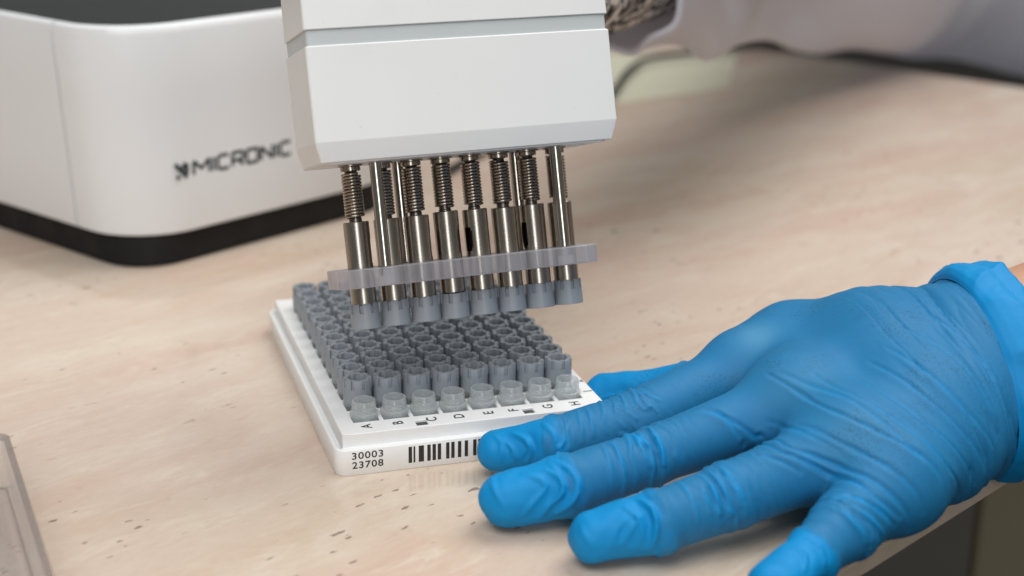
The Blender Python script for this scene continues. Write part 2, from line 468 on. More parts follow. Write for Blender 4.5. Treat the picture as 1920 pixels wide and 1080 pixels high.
# ---------------------------------------------------------------- tubes and caps
def tube_mesh():
    bm = bmesh.new()
    lathe(bm, [(0, 1.0), (2.6, 1.0), (3.75, 2.0), (3.75, 11.6), (3.8, 12.2), (4.15, 12.45), (4.2, 12.7), (4.2, 13.1), (4.1, 13.25), (3.55, 13.4),
               (3.48, 13.9), (3.48, 14.2), (3.62, 14.4), (3.62, 14.6), (3.48, 14.8), (3.48, 15.2), (3.62, 15.4), (3.62, 15.6), (3.48, 15.8), (3.45, 16.75),
               (3.35, 16.95), (3.2, 17.03), (3.05, 16.97), (2.98, 16.8), (2.98, 13.0), (2.9, 6), (2.6, 2.6), (0, 2.2)], 40)
    return mesh_bm('tube', bm, 60)
def cap_mesh(seed=0):
    bm = bmesh.new()
    sect = [(-7.9, 0), (-7.7, 1), (0, 1), (7.7, 1), (7.9, 0), (13.5, 0), (22.5, 0), (31.5, 0)]
    th = [(math.radians(45 * s + a), n) for s in range(8) for a, n in sect]
    def ring(z, fn): return [(fn(a, n) * math.cos(a), fn(a, n) * math.sin(a), z) for a, n in th]
    ro = lambda z: 4.33 - 0.018 * z
    full = lambda z, d=0: ring(z, lambda a, n: ro(z) - d)
    notc = lambda z, d=0: ring(z, lambda a, n: (3.5 if n else ro(z)) - d)
    inn = lambda z, d=0: ring(z, lambda a, n: 2.78 - 0.24 * math.cos(8 * a) + d)
    loops = [full(3.0, 0.75), full(0.0, 0.65), full(0.0, 0.12), full(0.12), full(4.55), notc(4.6), notc(7.22), notc(7.35, 0.08), inn(7.35, 0.07), inn(7.2), inn(1.6)]
    loft(bm, loops, True, True)
    return mesh_bm('cap', bm, 40)
TUBE, CAP = tube_mesh(), cap_mesh()
TUBE.materials.append(M['clearpp']); CAP.materials.append(M['capgrey'])
rnd = random.Random(5)
NB = len('ABCDEFGH')
for i, ch in enumerate('ABCDEFGH'):
    for n in range(1, 13):
        x, y = 11.24 + 9 * i, 14.38 + 9 * (n - 1)
        nm = 'open_tube' if n == 1 else 'capped_tube'
        o = link(nm, TUBE, None, None, (x + rnd.uniform(-.1, .1), y + rnd.uniform(-.1, .1), rnd.uniform(-.05, .05)), (0, 0, rnd.uniform(0, 6.28)))
        if n == 1:
            tag(o, f'clear open tube without a cap, standing beside the printed letter {ch}', 'tube', 'open tubes in the front row of the rack')
        else:
            tag(o, f'grey capped tube in the lane of letter {ch}, {ORD[n - 1]} behind its open tube', 'capped tube', 'grey capped tubes standing in the rack')
            c = link('cap', CAP, None, o, (0, 0, 13.2 + rnd.uniform(-.12, .12)))
            c.rotation_euler = (0, 0, rnd.uniform(0, 6.28) if n > 2 else math.radians(-90 + (15, 0, -6, 3, 9, 0, 10, 4)[i]) - o.rotation_euler.z)

# ---------------------------------------------------------------- hand-held decapping tool
TR = Matrix(((0.99859217, -0.04415612, -0.02939239), (0.05064723, 0.95839277, 0.28092376), (0.01576495, -0.28201691, 0.9592799)))
TT = (44.369, 17.508, 38.903)
tool = tag(empty('decapping_tool', TT, TR), 'white hand held eight pin decapping tool hanging over the tube rack', 'lab tool')
def foot(d, top=False):
    W, F, B = 44.85 - d, 18.75 - d, 18.75 - d
    return [(-39.7, -F - .22), (39.7, -F - .3), (W - .35, -F + .12), (W, -F + .6), (W, 8.4), (W - 5.5, B), (-W + 5.5, B), (-W, 8.4), (-W, -F + .6), (-W + .35, -F + .08)]
def prism(name, levels, material, bw=0.35):
    bm = bmesh.new(); loft(bm, [[(x, y, z) for x, y in foot(d)] for z, d in levels])
    o = link(name, mesh_bm(name, bm, 8), material, tool); return o
prism('lower_housing', [(47.6, 1.75), (47.75, 1.45), (52.6, 0.12), (53.2, 0), (79.1, 0.0), (79.4, 0.25)], M['white'])
prism('light_band', [(79.45, 0.6), (83.75, 0.6)], M['band'])
prism('upper_housing', [(83.8, 0.15), (84.0, 0.0), (128, 0.8), (140, 5), (143, 9)], M['white'])
bm = bmesh.new(); loft(bm, [[(x, y, z) for x, y in rrect(-42.4, 42.4, -16.2, 15.5, 3)] for z in (47.2, 47.59)])
link('bottom_plate', mesh_bm('bottom_plate', bm), M['white'], tool)

BZ = 30.8
def barrel_mesh(az, dz):
    bm = bmesh.new(); n = 48
    zs = [6.85, 7.1, 12.0, 17.6, 18.0, 18.6, 19.6, 21, 23, 24.6, 25.6, 26.2, 26.6, 30.6, 30.8]
    rs = [3.45, 3.7] + [3.7] * 12 + [3.5]
    V_ = [[V(bm, (r * math.cos(2 * math.pi * k / n), r * math.sin(2 * math.pi * k / n), z)) for k in range(n)] for z, r in zip(zs, rs)]
    def hole(j, k):
        if az is None: return False
        zc = (zs[j] + zs[j + 1]) / 2; a = math.degrees(2 * math.pi * (k + .5) / n)
        d = abs((a - az + 180) % 360 - 180) / 57.3 * 3.7
        if not 18.0 < zc < 26.2: return False
        e = max(0, zc - 24.3, 19.7 - zc)
        return d * d + e * e < 1.45 ** 2
    for j in range(len(zs) - 1):
        for k in range(n):
            if hole(j, k): continue
            bm.faces.new([V_[j][k], V_[j][(k + 1) % n], V_[j + 1][(k + 1) % n], V_[j + 1][k]])
    for ring, z, rev in ((V_[0], zs[0], True), (V_[-1], zs[-1], False)):
        rin = [V(bm, (2.6 * math.cos(2 * math.pi * k / n), 2.6 * math.sin(2 * math.pi * k / n), z)) for k in range(n)]
        for k in range(n): bm.faces.new([ring[k], ring[(k + 1) % n], rin[(k + 1) % n], rin[k]])
    me = mesh_bm('barrel', bm, 30)
    return me
def shaft_mesh():
    bm = bmesh.new()
    lathe(bm, [(0, 4.0), (2.2, 4.0), (2.55, 4.6), (2.55, 30.75), (1.85, 30.9), (1.85, 31.8), (1.7, 32.0), (1.7, 45.0), (1.9, 45.3), (1.9, 47.15), (0, 47.15)], 24)
    return mesh_bm('shaft', bm)
def collar_mesh():
    bm = bmesh.new(); lathe(bm, [(1.95, 45.35), (2.75, 45.35), (2.95, 45.5), (2.95, 46.5), (2.8, 46.7), (3.55, 46.72), (3.55, 47.12), (1.95, 47.12)], 12)
    return mesh_bm('collar', bm)
def spring_mesh(z0=32.1, z1=44.6, turns=13.6):
    bm = bmesh.new(); pts = []
    N = int(turns * 18)
    for k in range(N + 1):
        u = k / N; a = 2 * math.pi * turns * u
        pts.append((2.52 * math.cos(a), 2.52 * math.sin(a), z0 + (z1 - z0) * u))
    tube(bm, pts, 0.44, 8)
    return mesh_bm('spring', bm, 60)
SHAFT, COLLAR, SPRING = shaft_mesh(), collar_mesh(), spring_mesh()
for mm_, k in ((SHAFT, 'darksteel'), (COLLAR, 'spring'), (SPRING, 'spring')): mm_.materials.append(M[k])
slots = [352, None, 352, 350, 207, 354, 197, None]
dzs = [0.0, 0.1, 0.15, 0.55, 0.35, 0.0, 0.1, 0.0]
for i in range(8):
    x = 9 * (i - 3.5)
    o = link('barrel', barrel_mesh(slots[i], 0), M['steel'], tool, (x, 0, dzs[i]))
    link('shaft', SHAFT, None, o, (0, 0, -dzs[i]))
    s = link('spring', SPRING, None, o, (0, 0, 0)); s.rotation_euler = (0, 0, rnd.uniform(0, 6.28))
    c = link('collar', COLLAR, None, o, (0, 0, -dzs[i])); c.rotation_euler = (0, 0, rnd.uniform(0, 1))
    k = link('screw_cap', CAP, None, None)
    k.matrix_world = Matrix.Translation(Vector(TT) * MM) @ TR.to_4x4() @ Matrix.Translation(Vector((x + rnd.uniform(-.12, .12), rnd.uniform(-.1, .1), rnd.uniform(-.12, .05))) * MM) @ Matrix.Rotation(math.radians(-90 + (18, 8, 12, 14, 16, 10, 2, 0)[i]), 4, 'Z') @ Matrix.Rotation(math.radians(rnd.uniform(-1.2, 1.2)), 4, 'Y')
    tag(k, f'grey screw cap held under the decapping tool, {"leftmost" if i == 0 else "rightmost" if i == 7 else ORD[i + 1] + " from the left"}', 'cap', 'grey caps held under the tool')
for x, y, r in ((-26.1, -8, 1.75), (28.7, -8, 1.75), (-15.7, 6.5, 1.7), (21.0, 6.5, 1.7)):
    bm = bmesh.new(); lathe(bm, [(0, 17.4), (r - .15, 17.4), (r, 17.6), (r, 47.15), (0, 47.15)], 28)
    o = link('guide_rod', mesh_bm('guide_rod', bm), M['rod'], tool, (x, y, 0))
    bm = bmesh.new(); lathe(bm, [(0, 12.2), (2.35, 12.2), (2.35, 14.9), (0.95, 15.0), (0.95, 17.35), (0, 17.35)], 20)
    link('screw', mesh_bm('screw', bm), M['screw'], o)
bm = bmesh.new()
pl = [(-36.2, -11.4), (34.6, -11.4), (38.8, -8.2), (39.4, -6.5), (39.4, 6.5), (36, 10), (-37, 10), (-40, 6.5), (-40, -7.2), (-39.3, -8.6)]
loft(bm, [[(x * (1 - d / 40), y * (1 - d / 12), z) for x, y in pl] for z, d in ((12.1, .25), (12.35, 0), (17.1, 0), (17.35, .25))])
link('stripper_plate', mesh_bm('stripper_plate', bm, 25), M['acrylic'], tool)
# ---------------------------------------------------------------- bench instrument at the back left
DA, DB = Vector((0.844, 0.537, 0)).normalized(), Vector((-0.537, 0.844, 0)).normalized()
DR = Matrix((DA, DB, (0, 0, 1))).transposed()
dev = tag(empty('bench_instrument', (-41.5, 202.2, 0), DR), 'large white bench instrument with black base and dark top, blurred behind the rack', 'lab instrument')
LX, LY = 156, 260
def outline(d, z, fl=0.0, r=30):
    return [(x - (fl * max(0.0, 1 - x / 80)) , y, z) for x, y in rrect(d, LX - d, d, LY - d, max(r - d, 3), 10)]
bm = bmesh.new(); loft(bm, [outline(5, 0, r=24), outline(3.2, 1.2, r=25), outline(2.6, 12.8, r=27), outline(3.5, 13.4, r=27)])
base = link('base', mesh_bm('base', bm, 40), M['black'], dev)
# shell split by a seam on the left face
SEAM = 38.0
def shell(name, keep):
    bm = bmesh.new()
    lv = [(13.6, 1.2, 0), (14.2, 0.3, 0), (15.5, 0, 0), (40, 0, 1.4), (70, 0, 3.2), (95, 0, 4.8), (97.6, 0.7, 5), (98.6, 2.0, 5), (98.7, 3.2, 5), (98.0, 4.4, 5), (90, 4.6, 5), (16, 4.6, 0)]
    O = [outline(d, z, f) for z, d, f in lv]
    n = len(O[0])
    # insert cut at the seam: outline points run counter-clockwise from the +x,+y corner; left face lies between the second and third corner
    left = [k for k in range(n) if O[2][k][0] < 0.01 and O[2][k][1] > 60]
    k0 = max(left)          # last point before the long run down the left face
    idx_a = [(k0 + 1 + q) % n for q in range(n)]      # from just after the seam round to just before it
    cutp = lambda L, y: (L[k0][0], y, L[k0][2])
    if keep == 'front':
        sel = lambda L: [cutp(L, SEAM - 0.7)] + [L[k] for k in range(k0 + 1, k0 + 1 + 11)] + [L[k] for k in range(k0 + 12, n)] 
    else:
        sel = lambda L: [L[k] for k in range(0, k0 + 1)] + [cutp(L, SEAM + 0.7)]
    Ls = [sel(L) for L in O]
    rs = [[V(bm, p) for p in L] for L in Ls]; m_ = len(rs[0])
    for a, b in list(zip(rs[:-1], rs[1:])) + [(rs[-1], rs[0])]:
        for i in range(m_ - 1): bm.faces.new([a[i], a[i + 1], b[i + 1], b[i]])
    bm.faces.new([r[0] for r in rs]); bm.faces.new([r[-1] for r in reversed(rs)])
    return link(name, mesh_bm(name, bm, 40), M['device'], dev)
shell('front_cover', 'front'); shell('side_cover', 'side')
bm = bmesh.new(); loft(bm, [outline(5.2, 14, 0), outline(5.2, 88, 4), outline(8, 93, 4), outline(11, 94, 4)])
link('top_panel', mesh_bm('top_panel', bm, 40), M['darkpanel'], dev)
# lettering on the front face
def strokes(bm, segs, x0, z0, w, h, t, k0):
    for q, (a, b) in enumerate(segs):
        a = Vector((x0 + a[0] * w, z0 + a[1] * h)); b = Vector((x0 + b[0] * w, z0 + b[1] * h))
        d = (b - a).normalized(); nrm = Vector((-d.y, d.x)) * t / 2; y = -0.06 - 0.004 * ((k0 + q) % 9)
        vs = [V(bm, (p.x, y, p.y)) for p in (a + nrm, a - nrm, b - nrm, b + nrm)]
        vb = [V(bm, (p.x, 0.3, p.y)) for p in (a + nrm, a - nrm, b - nrm, b + nrm)]
        bm.faces.new(vs)
        for i in range(4): bm.faces.new([vs[i], vs[(i + 1) % 4], vb[(i + 1) % 4], vb[i]])
GL = {'M': [((0, 0), (0, 1)), ((0, 1), (.5, .35)), ((.5, .35), (1, 1)), ((1, 1), (1, 0))],
      'I': [((.5, 0), (.5, 1))],
      'C': [((1, 1), (0.08, 1)), ((0, 1), (0, 0)), ((.08, 0), (1, 0))],
      'R': [((0, 0), (0, 1)), ((.0, 1), (1, 1)), ((1, 1), (1, .45)), ((1, .42), (0, .42)), ((.55, .42), (1, 0))],
      'O': [((0, 0), (0, 1)), ((0, 1), (1, 1)), ((1, 1), (1, 0)), ((1, 0), (0, 0))],
      'N': [((0, 0), (0, 1)), ((0, 1), (1, 0)), ((1, 0), (1, 1))]}
x = 31.4
for ch in 'MICRONIC':
    w = {'M': 8.0, 'I': 0.6, 'C': 5.6, 'R': 5.8, 'O': 6.0, 'N': 6.2}[ch]
    bm = bmesh.new(); strokes(bm, GL[ch], x, 36.8, w, 5.6, 1.6, 0)
    link('letter', mesh_bm('letter', bm), M['logoink'], dev); x += w + 1.95
bm = bmesh.new()
strokes(bm, [((0.0, 1), (1, 0.0)), ((.12, .0), (.3, .18)), ((.55, .62), (.95, 1.0)), ((1, .25), (1, .95))], 22.4, 36.4, 5.6, 6.0, 1.9, 3)
link('emblem', mesh_bm('emblem', bm), M['logoink'], dev)

# ---------------------------------------------------------------- clear lid at the lower left
lid = tag(empty('clear_lid', (-89.3, 18.3, 0), Matrix.Rotation(math.radians(6.9), 3, 'Z')), 'clear plastic box lid lying on the table at the left edge', 'lid')
bm = bmesh.new()
def lr(d, z): return [(x, y, z) for x, y in rrect(-86 - d, 0 + d, -128 - d, 0 + d, 2.2 + d)]
loft(bm, [lr(0, 0.1), lr(0.0, 14.6), lr(1.6, 14.9), lr(1.7, 15.8), lr(-0.2, 16.0), lr(-1.3, 15.6), lr(-1.4, 1.5)], cap0=True, cap1=True)
link('shell', mesh_bm('shell', bm, 40), M['clearbox'], lid)
for z0_, z1_, d0, d1 in ((14.7, 16.1, 0.4, 2.0), (0.05, 0.5, -.3, 0.2)):
    bm = bmesh.new(); loft(bm, [lr(d0, z0_), lr(d1, z0_), lr(d1, z1_), lr(d0, z1_)], close=True)
    link('rim', mesh_bm('rim', bm, 40), M['lidedge'], lid)

# ---------------------------------------------------------------- paper and cable far back
bm = bmesh.new(); L = [(262, 485), (370, 524), (440, 655), (280, 680)]
loft(bm, [[(x, y, z) for x, y in L] for z in (0.1, 0.6)])
pp = link('paper_pad', mesh_bm('paper_pad', bm), M['paper']); tag(pp, 'pale greenish paper pad lying on the table below the coat sleeve', 'paper pad')
bm = bmesh.new()
P = [(120, 330, 3), (170, 390, 3), (225, 425, 3.2), (254, 462, 6), (284, 512, 6.2), (304, 550, 6.2), (327, 588, 6.2), (347, 613, 6.2), (378, 627, 6.2), (420, 640, 6), (480, 670, 3), (600, 700, 3)]
Q = []
for i in range(len(P) - 1):
    p0, p1, p2, p3 = [Vector(P[max(0, min(len(P) - 1, i + k))]) for k in (-1, 0, 1, 2)]
    for s in range(8):
        u = s / 8; Q.append(0.5 * ((2 * p1) + (p2 - p0) * u + (2 * p0 - 5 * p1 + 4 * p2 - p3) * u * u + (3 * p1 - p0 - 3 * p2 + p3) * u ** 3))
tube(bm, Q, 2.1, 10)
tag(link('cable', mesh_bm('cable', bm, 60), M['rubber']), 'black cable lying on the table beside the paper pad', 'cable')
# ---------------------------------------------------------------- the person: gloved left hand, forearm, coat sleeve
HAND = {"I": [[143.0, 0.2, 24.0, 12.2], [86.2, -15.2, 14.0, 8.9], [59.3, -17.8, 10.5, 8.2], [44.6, -11.4, 8.0, 6.0]], "M": [[124.1, -36.2, 24.0, 10.1], [79.3, -40.9, 15.0, 7.6], [53.6, -44.1, 11.0, 8.2], [37.6, -42.2, 8.3, 7.5]], "R": [[127.2, -61.7, 20.0, 10.5], [89.0, -67.2, 14.0, 8.4], [68.5, -69.5, 10.5, 8.0], [53.0, -67.0, 8.0, 6.8]], "P": [[133.6, -74.9, 16.0, 10.4], [112.7, -86.5, 12.0, 8.4], [99.8, -93.2, 9.0, 6.5], [84.7, -103.2, 7.5, 6.6]], "T": [[179.3, -4.6, 24.0, 15.0], [135.0, 4.3, 14.0, 9.5], [110.8, 8.6, 10.5, 8.1], [91.2, 25.9, 6.5, 6.2]], "WI": [[143.0, 0.2, 24.0, 12.2], [159.8, -14.6, 29.0, 14.2], [185.8, -30.3, 32.0, 16.4]], "WM": [[124.1, -36.2, 24.0, 10.1], [155.1, -32.0, 27.0, 14.5], [187.7, -29.7, 28.0, 17.9]], "WR": [[127.2, -61.7, 20.0, 10.5], [153.9, -51.8, 22.0, 13.5], [185.1, -38.2, 22.0, 17.9]], "WP": [[133.6, -74.9, 16.0, 10.4], [156.1, -58.9, 17.0, 11.6], [183.3, -40.5, 18.0, 14.4]]}
CREASES = [[0.55, 0.8, [[113.8, -39.5, 33.8], [118.0, -49.0, 31.8], [119.3, -63.0, 32.2], [126.0, -74.3, 30.3], [132.2, -81.6, 27.8], [136.7, -84.8, 24.5], [139.2, -86.3, 19.9], [140.3, -86.3, 14.8]]], [0.4, 0.9, [[116.4, -41.4, 34.7], [122.7, -56.6, 33.5], [127.6, -71.3, 32.2], [131.5, -79.8, 28.7], [134.2, -84.4, 25.5]]], [0.6, 0.8, [[93.9, -41.3, 26.4], [97.3, -43.4, 26.2], [99.7, -46.1, 24.0], [101.5, -47.3, 20.8]]], [0.5, 0.8, [[92.7, -40.4, 26.3], [96.2, -42.0, 26.7], [100.7, -45.7, 24.6], [106.5, -47.2, 20.2], [102.7, -64.4, 25.5]]], [0.8, 0.9, [[103.1, -47.2, 18.0], [102.0, -65.8, 25.4], [107.9, -71.2, 23.7], [114.6, -75.1, 20.4], [117.2, -86.7, 21.3], [119.7, -89.8, 19.2], [125.0, -90.2, 14.6]]], [0.6, 0.8, [[93.4, -63.9, 23.2], [99.2, -68.3, 24.3], [102.9, -71.0, 23.4], [106.3, -72.9, 21.3]]], [0.7, 0.9, [[107.5, -47.1, 19.2], [105.2, -66.1, 26.0], [113.3, -72.3, 23.5], [118.0, -80.7, 22.6], [123.2, -88.1, 20.4], [128.0, -89.5, 14.6], [130.3, -87.5, 9.2]]], [0.7, 0.8, [[108.7, -87.5, 19.8], [111.6, -87.9, 20.6], [115.4, -90.0, 19.9], [119.8, -91.5, 16.8], [124.2, -90.5, 12.4]]], [0.45, 0.9, [[112.2, -60.7, 27.8], [118.7, -72.7, 27.2], [125.3, -83.7, 24.6], [130.7, -88.3, 19.5], [132.7, -88.7, 14.4]]], [0.5, 0.9, [[123.2, -47.2, 34.9], [127.1, -64.2, 34.4], [133.0, -74.1, 31.1], [138.0, -80.7, 27.5], [143.5, -82.8, 21.1], [153.4, -73.9, 9.7]]], [0.4, 0.8, [[131.7, -48.4, 34.4], [135.8, -64.7, 33.6], [142.0, -74.1, 29.1], [150.0, -76.8, 21.8], [157.3, -74.4, 12.9]]], [0.4, 0.8, [[140.7, -48.1, 36.9], [145.1, -63.8, 34.7], [150.6, -71.9, 28.9], [156.8, -74.7, 21.7], [161.0, -73.7, 15.6]]], [0.4, 0.8, [[146.0, -46.5, 40.1], [150.3, -62.3, 37.0], [155.9, -70.3, 30.2], [162.8, -72.6, 21.8]]], [0.4, 0.7, [[153.2, -41.7, 43.8], [158.4, -54.8, 40.2], [162.7, -65.2, 33.3], [166.1, -70.2, 23.8]]], [0.4, 0.7, [[162.5, -35.5, 46.1], [166.4, -48.0, 42.1], [168.7, -58.4, 36.1], [169.1, -66.5, 27.1]]], [0.35, 0.9, [[110.5, -47.5, 24.2], [111.3, -64.0, 27.7], [117.7, -73.2, 25.8]]], [0.5, 0.7, [[111.5, -91.1, 19.3], [115.3, -93.5, 16.7], [119.6, -92.7, 11.6]]], [0.45, 0.7, [[108.4, -90.8, 18.8], [110.7, -94.4, 16.2], [113.0, -95.5, 11.6]]], [0.55, 0.7, [[60.6, -17.3, 19.2], [60.0, -22.3, 17.8], [58.5, -25.6, 14.0], [51.2, -42.6, 19.2]]], [0.35, 0.6, [[62.6, -19.6, 19.1], [60.8, -23.9, 16.6], [60.6, -25.9, 13.0]]], [0.45, 0.6, [[91.4, 17.2, 9.4], [79.6, -19.0, 21.4], [81.7, -23.1, 18.3]]], [0.5, 0.6, [[93.5, 15.2, 10.2], [83.1, -19.2, 22.0], [85.6, -22.1, 20.2]]], [0.45, 0.6, [[89.2, 19.1, 7.6], [76.4, -20.2, 20.4], [77.8, -24.0, 16.4]]], [0.35, 0.6, [[87.1, 21.3, 5.5], [72.5, -21.2, 19.5], [72.3, -24.5, 15.5]]], [0.35, 0.6, [[69.6, -14.6, 20.2], [68.5, -22.0, 18.5], [68.2, -24.6, 15.1]]], [0.35, 0.6, [[66.5, -15.6, 19.9], [65.3, -22.2, 18.0], [64.8, -25.2, 14.0]]], [0.35, 0.6, [[85.9, -12.1, 23.0], [87.1, -18.1, 22.9], [89.9, -20.2, 21.7]]], [0.5, 0.7, [[77.6, -24.6, 14.5], [70.4, -46.6, 20.0], [71.0, -49.8, 14.5], [71.2, -48.8, 9.6]]], [0.55, 0.7, [[75.1, -39.0, 22.0], [75.7, -46.0, 20.8], [76.4, -49.1, 15.2], [75.7, -47.4, 9.3]]], [0.5, 0.7, [[78.1, -40.0, 22.9], [78.7, -47.1, 20.1], [79.0, -49.0, 15.7]]], [0.45, 0.7, [[67.8, -40.3, 21.0], [66.9, -48.2, 18.5], [67.5, -50.4, 12.6], [67.4, -49.1, 8.5]]], [0.35, 0.7, [[64.3, -40.5, 20.5], [63.8, -48.5, 18.2], [64.0, -50.9, 12.4]]], [0.5, 0.7, [[81.0, -64.9, 20.5], [82.3, -73.0, 19.5], [82.9, -76.1, 14.3]]], [0.55, 0.7, [[83.6, -64.6, 21.1], [84.8, -72.9, 20.0], [86.2, -76.0, 13.0]]], [0.45, 0.7, [[86.3, -65.8, 22.3], [87.9, -73.1, 20.5], [89.5, -75.4, 17.2]]], [0.45, 0.7, [[79.1, -73.0, 19.1], [80.4, -76.1, 14.7]]], [0.35, 0.7, [[75.4, -64.7, 19.1], [76.2, -74.3, 17.7], [77.0, -76.7, 12.2]]], [0.8, 0.9, [[63.5, -68.0, 17.6], [65.3, -73.5, 17.1], [65.5, -76.9, 13.0], [64.6, -76.4, 7.2]]], [0.45, 0.8, [[59.5, -70.3, 16.4], [62.0, -74.3, 14.7], [62.2, -76.1, 10.7]]], [0.7, 0.9, [[49.0, -43.7, 18.6], [52.2, -48.7, 18.1], [53.7, -51.7, 15.0], [51.9, -52.5, 10.5], [48.5, -50.8, 6.7]]], [0.5, 0.8, [[46.6, -46.0, 17.5], [49.4, -49.7, 16.3], [49.7, -51.7, 13.0], [45.9, -51.1, 9.0]]], [0.5, 0.8, [[47.2, -15.8, 14.8], [50.2, -20.1, 14.0], [50.9, -22.0, 11.6], [49.8, -21.4, 7.8]]], [0.4, 0.8, [[44.6, -15.8, 13.3], [46.3, -18.8, 11.6], [46.9, -19.8, 8.4]]], [0.6, 0.8, [[97.0, -95.9, 15.3], [98.9, -98.6, 14.0], [99.0, -101.1, 10.9]]], [0.5, 0.8, [[91.9, -98.2, 14.8], [93.6, -101.0, 14.1], [92.0, -104.5, 12.2]]], [0.55, 1.0, [[34.0, -40.2, 14.6], [33.1, -46.2, 12.8], [34.5, -48.9, 9.7]]], [0.6, 1.0, [[41.1, -44.5, 16.5], [44.9, -48.1, 15.9], [45.7, -49.9, 14.1], [42.5, -50.5, 10.7], [39.6, -50.0, 7.1]]], [0.55, 1.0, [[48.0, -44.1, 18.3], [49.4, -48.0, 17.6], [50.6, -51.3, 14.7]]], [0.45, 1.0, [[49.2, -51.5, 13.1], [46.7, -51.3, 9.6], [43.7, -49.7, 5.5]]], [0.6, 1.0, [[53.3, -47.2, 19.0], [54.7, -51.1, 15.9], [54.3, -52.4, 12.9], [50.9, -52.1, 9.0]]], [0.45, 1.0, [[48.3, -69.0, 12.5], [49.0, -72.0, 10.3], [50.3, -73.2, 8.6]]], [0.5, 1.1, [[58.9, -72.8, 14.8], [56.1, -73.7, 12.5], [55.0, -74.5, 8.9]]], [0.5, 1.0, [[63.0, -73.3, 16.2], [59.9, -74.8, 12.9], [57.0, -74.9, 8.5]]], [0.7, 1.0, [[64.1, -70.4, 17.8], [65.9, -75.8, 15.3], [65.1, -77.1, 11.5], [63.7, -75.8, 6.6]]], [0.5, 1.0, [[42.9, -12.2, 13.7], [44.0, -16.7, 12.1], [43.2, -17.6, 8.0]]], [0.5, 1.0, [[46.9, -14.6, 15.0], [50.2, -19.5, 14.5], [50.2, -21.2, 12.3], [48.0, -20.5, 9.3]]], [0.45, 0.8, [[55.1, -18.8, 18.0], [57.0, -23.5, 16.4], [57.2, -25.8, 12.9]]], [0.5, 0.8, [[66.4, -41.2, 21.0], [67.6, -48.1, 18.6], [67.9, -49.9, 15.6]]], [0.55, 0.8, [[73.2, -38.5, 21.3], [73.8, -46.3, 20.4], [75.2, -49.0, 16.2]]], [0.5, 0.8, [[77.9, -43.0, 22.7], [79.0, -47.4, 19.7], [79.0, -48.9, 16.1]]], [0.45, 0.8, [[73.1, -40.9, 21.9], [75.5, -45.4, 21.2], [77.5, -47.5, 19.5]]], [0.5, 0.8, [[82.3, -71.0, 20.6], [83.0, -74.7, 17.7], [85.9, -76.0, 13.5]]], [0.5, 0.8, [[86.1, -70.5, 21.7], [87.7, -74.2, 19.2], [88.5, -75.8, 15.7]]], [0.4, 0.8, [[79.6, -71.2, 20.2], [80.8, -74.9, 17.3], [83.1, -76.1, 13.9]]]]

person = tag(empty('person', (190, -25, 0)), 'person in white coat, blue gloved hand spread on the table steadying the rack', 'person')
ORG = np.array([190., -25., 0.])
AX = np.array([0.99, -0.10, 0.10]); AX /= np.linalg.norm(AX)       # normal of the cuff opening
WR = np.array([177.8, -32.2, 26.2])
AF = np.array([0.96, 0.13, 0.16]); AF /= np.linalg.norm(AF)        # forearm direction
ext = lambda p, r, L=60: (np.array(p[:3]) + AF * L).round(1).tolist() + [r]
H = {k: [np.array(q, float) for q in L] for k, L in HAND.items()}
for k in ('WI', 'WM', 'WR', 'WP'): H[k].append(np.array(ext(HAND[k][2], HAND[k][2][3] * .98)))

def rcone(P, a, b):
    r1, r2 = a[3], b[3]; a = a[:3]; ba = b[:3] - a; l2 = ba @ ba; rr = r1 - r2; a2 = l2 - rr * rr; il2 = 1 / l2
    pa = P - a; y = pa @ ba; zz = y - l2; pp = (pa * pa).sum(1)
    x2 = np.maximum(l2 * (pp * l2 - y * y), 0); y2 = y * y * l2; z2 = zz * zz * l2
    k = np.sign(rr) * rr * rr * x2
    return np.where(np.sign(zz) * a2 * z2 > k, np.sqrt(x2 + z2) * il2 - r2,
                    np.where(np.sign(y) * a2 * y2 < k, np.sqrt(x2 + y2) * il2 - r1, (np.sqrt(x2 * a2 * il2) + y * rr) * il2 - r1))
def smin(a, b, k):
    h = np.clip(.5 + .5 * (b - a) / k, 0, 1); return b + (a - b) * h - k * h * (1 - h)
def chain(P, L, k=2.0):
    d = None
    for q0, q1 in zip(L[:-1], L[1:]):
        e = rcone(P, q0, q1); d = e if d is None else smin(d, e, k)
    return d
def sdf(P):
    d = None
    for k in ('WI', 'WM', 'WR', 'WP'):
        e = chain(P, H[k], 6); d = e if d is None else smin(d, e, 20)
    for j in (0, 1):                                                # the film stretched from bone to bone
        for a, b in (('WI', 'WM'), ('WM', 'WR'), ('WR', 'WP')):
            d = smin(d, rcone(P, H[a][j] * (1, 1, 1, .97), H[b][j] * (1, 1, 1, .97)), 13)
    d = smin(d, rcone(P, np.array([124., -5, 22, 12.4]), np.array([141., -1.5, 24, 11.6])), 8)
    pad = rcone(P, np.array([132., -45, 12, 10]), np.array([185., -32, 16, 14])); d = smin(d, pad, 8)
    f = None
    for k in 'IMRPT':
        e = chain(P, H[k], 2.0 if k != 'T' else 6); f = e if f is None else smin(f, e, 1.6)
    d = smin(d, f, 6.5)
    return -smin(-d, P[:, 2] - 0.35, 1.2)                           # pressed flat where it rests on the table
def sdf_grad(P, h=0.15):
    g = np.empty_like(P)
    for i in range(3):
        e = np.zeros(3); e[i] = h; g[:, i] = sdf(P + e) - sdf(P - e)
    return g / np.maximum(np.linalg.norm(g, axis=1, keepdims=True), 1e-9)

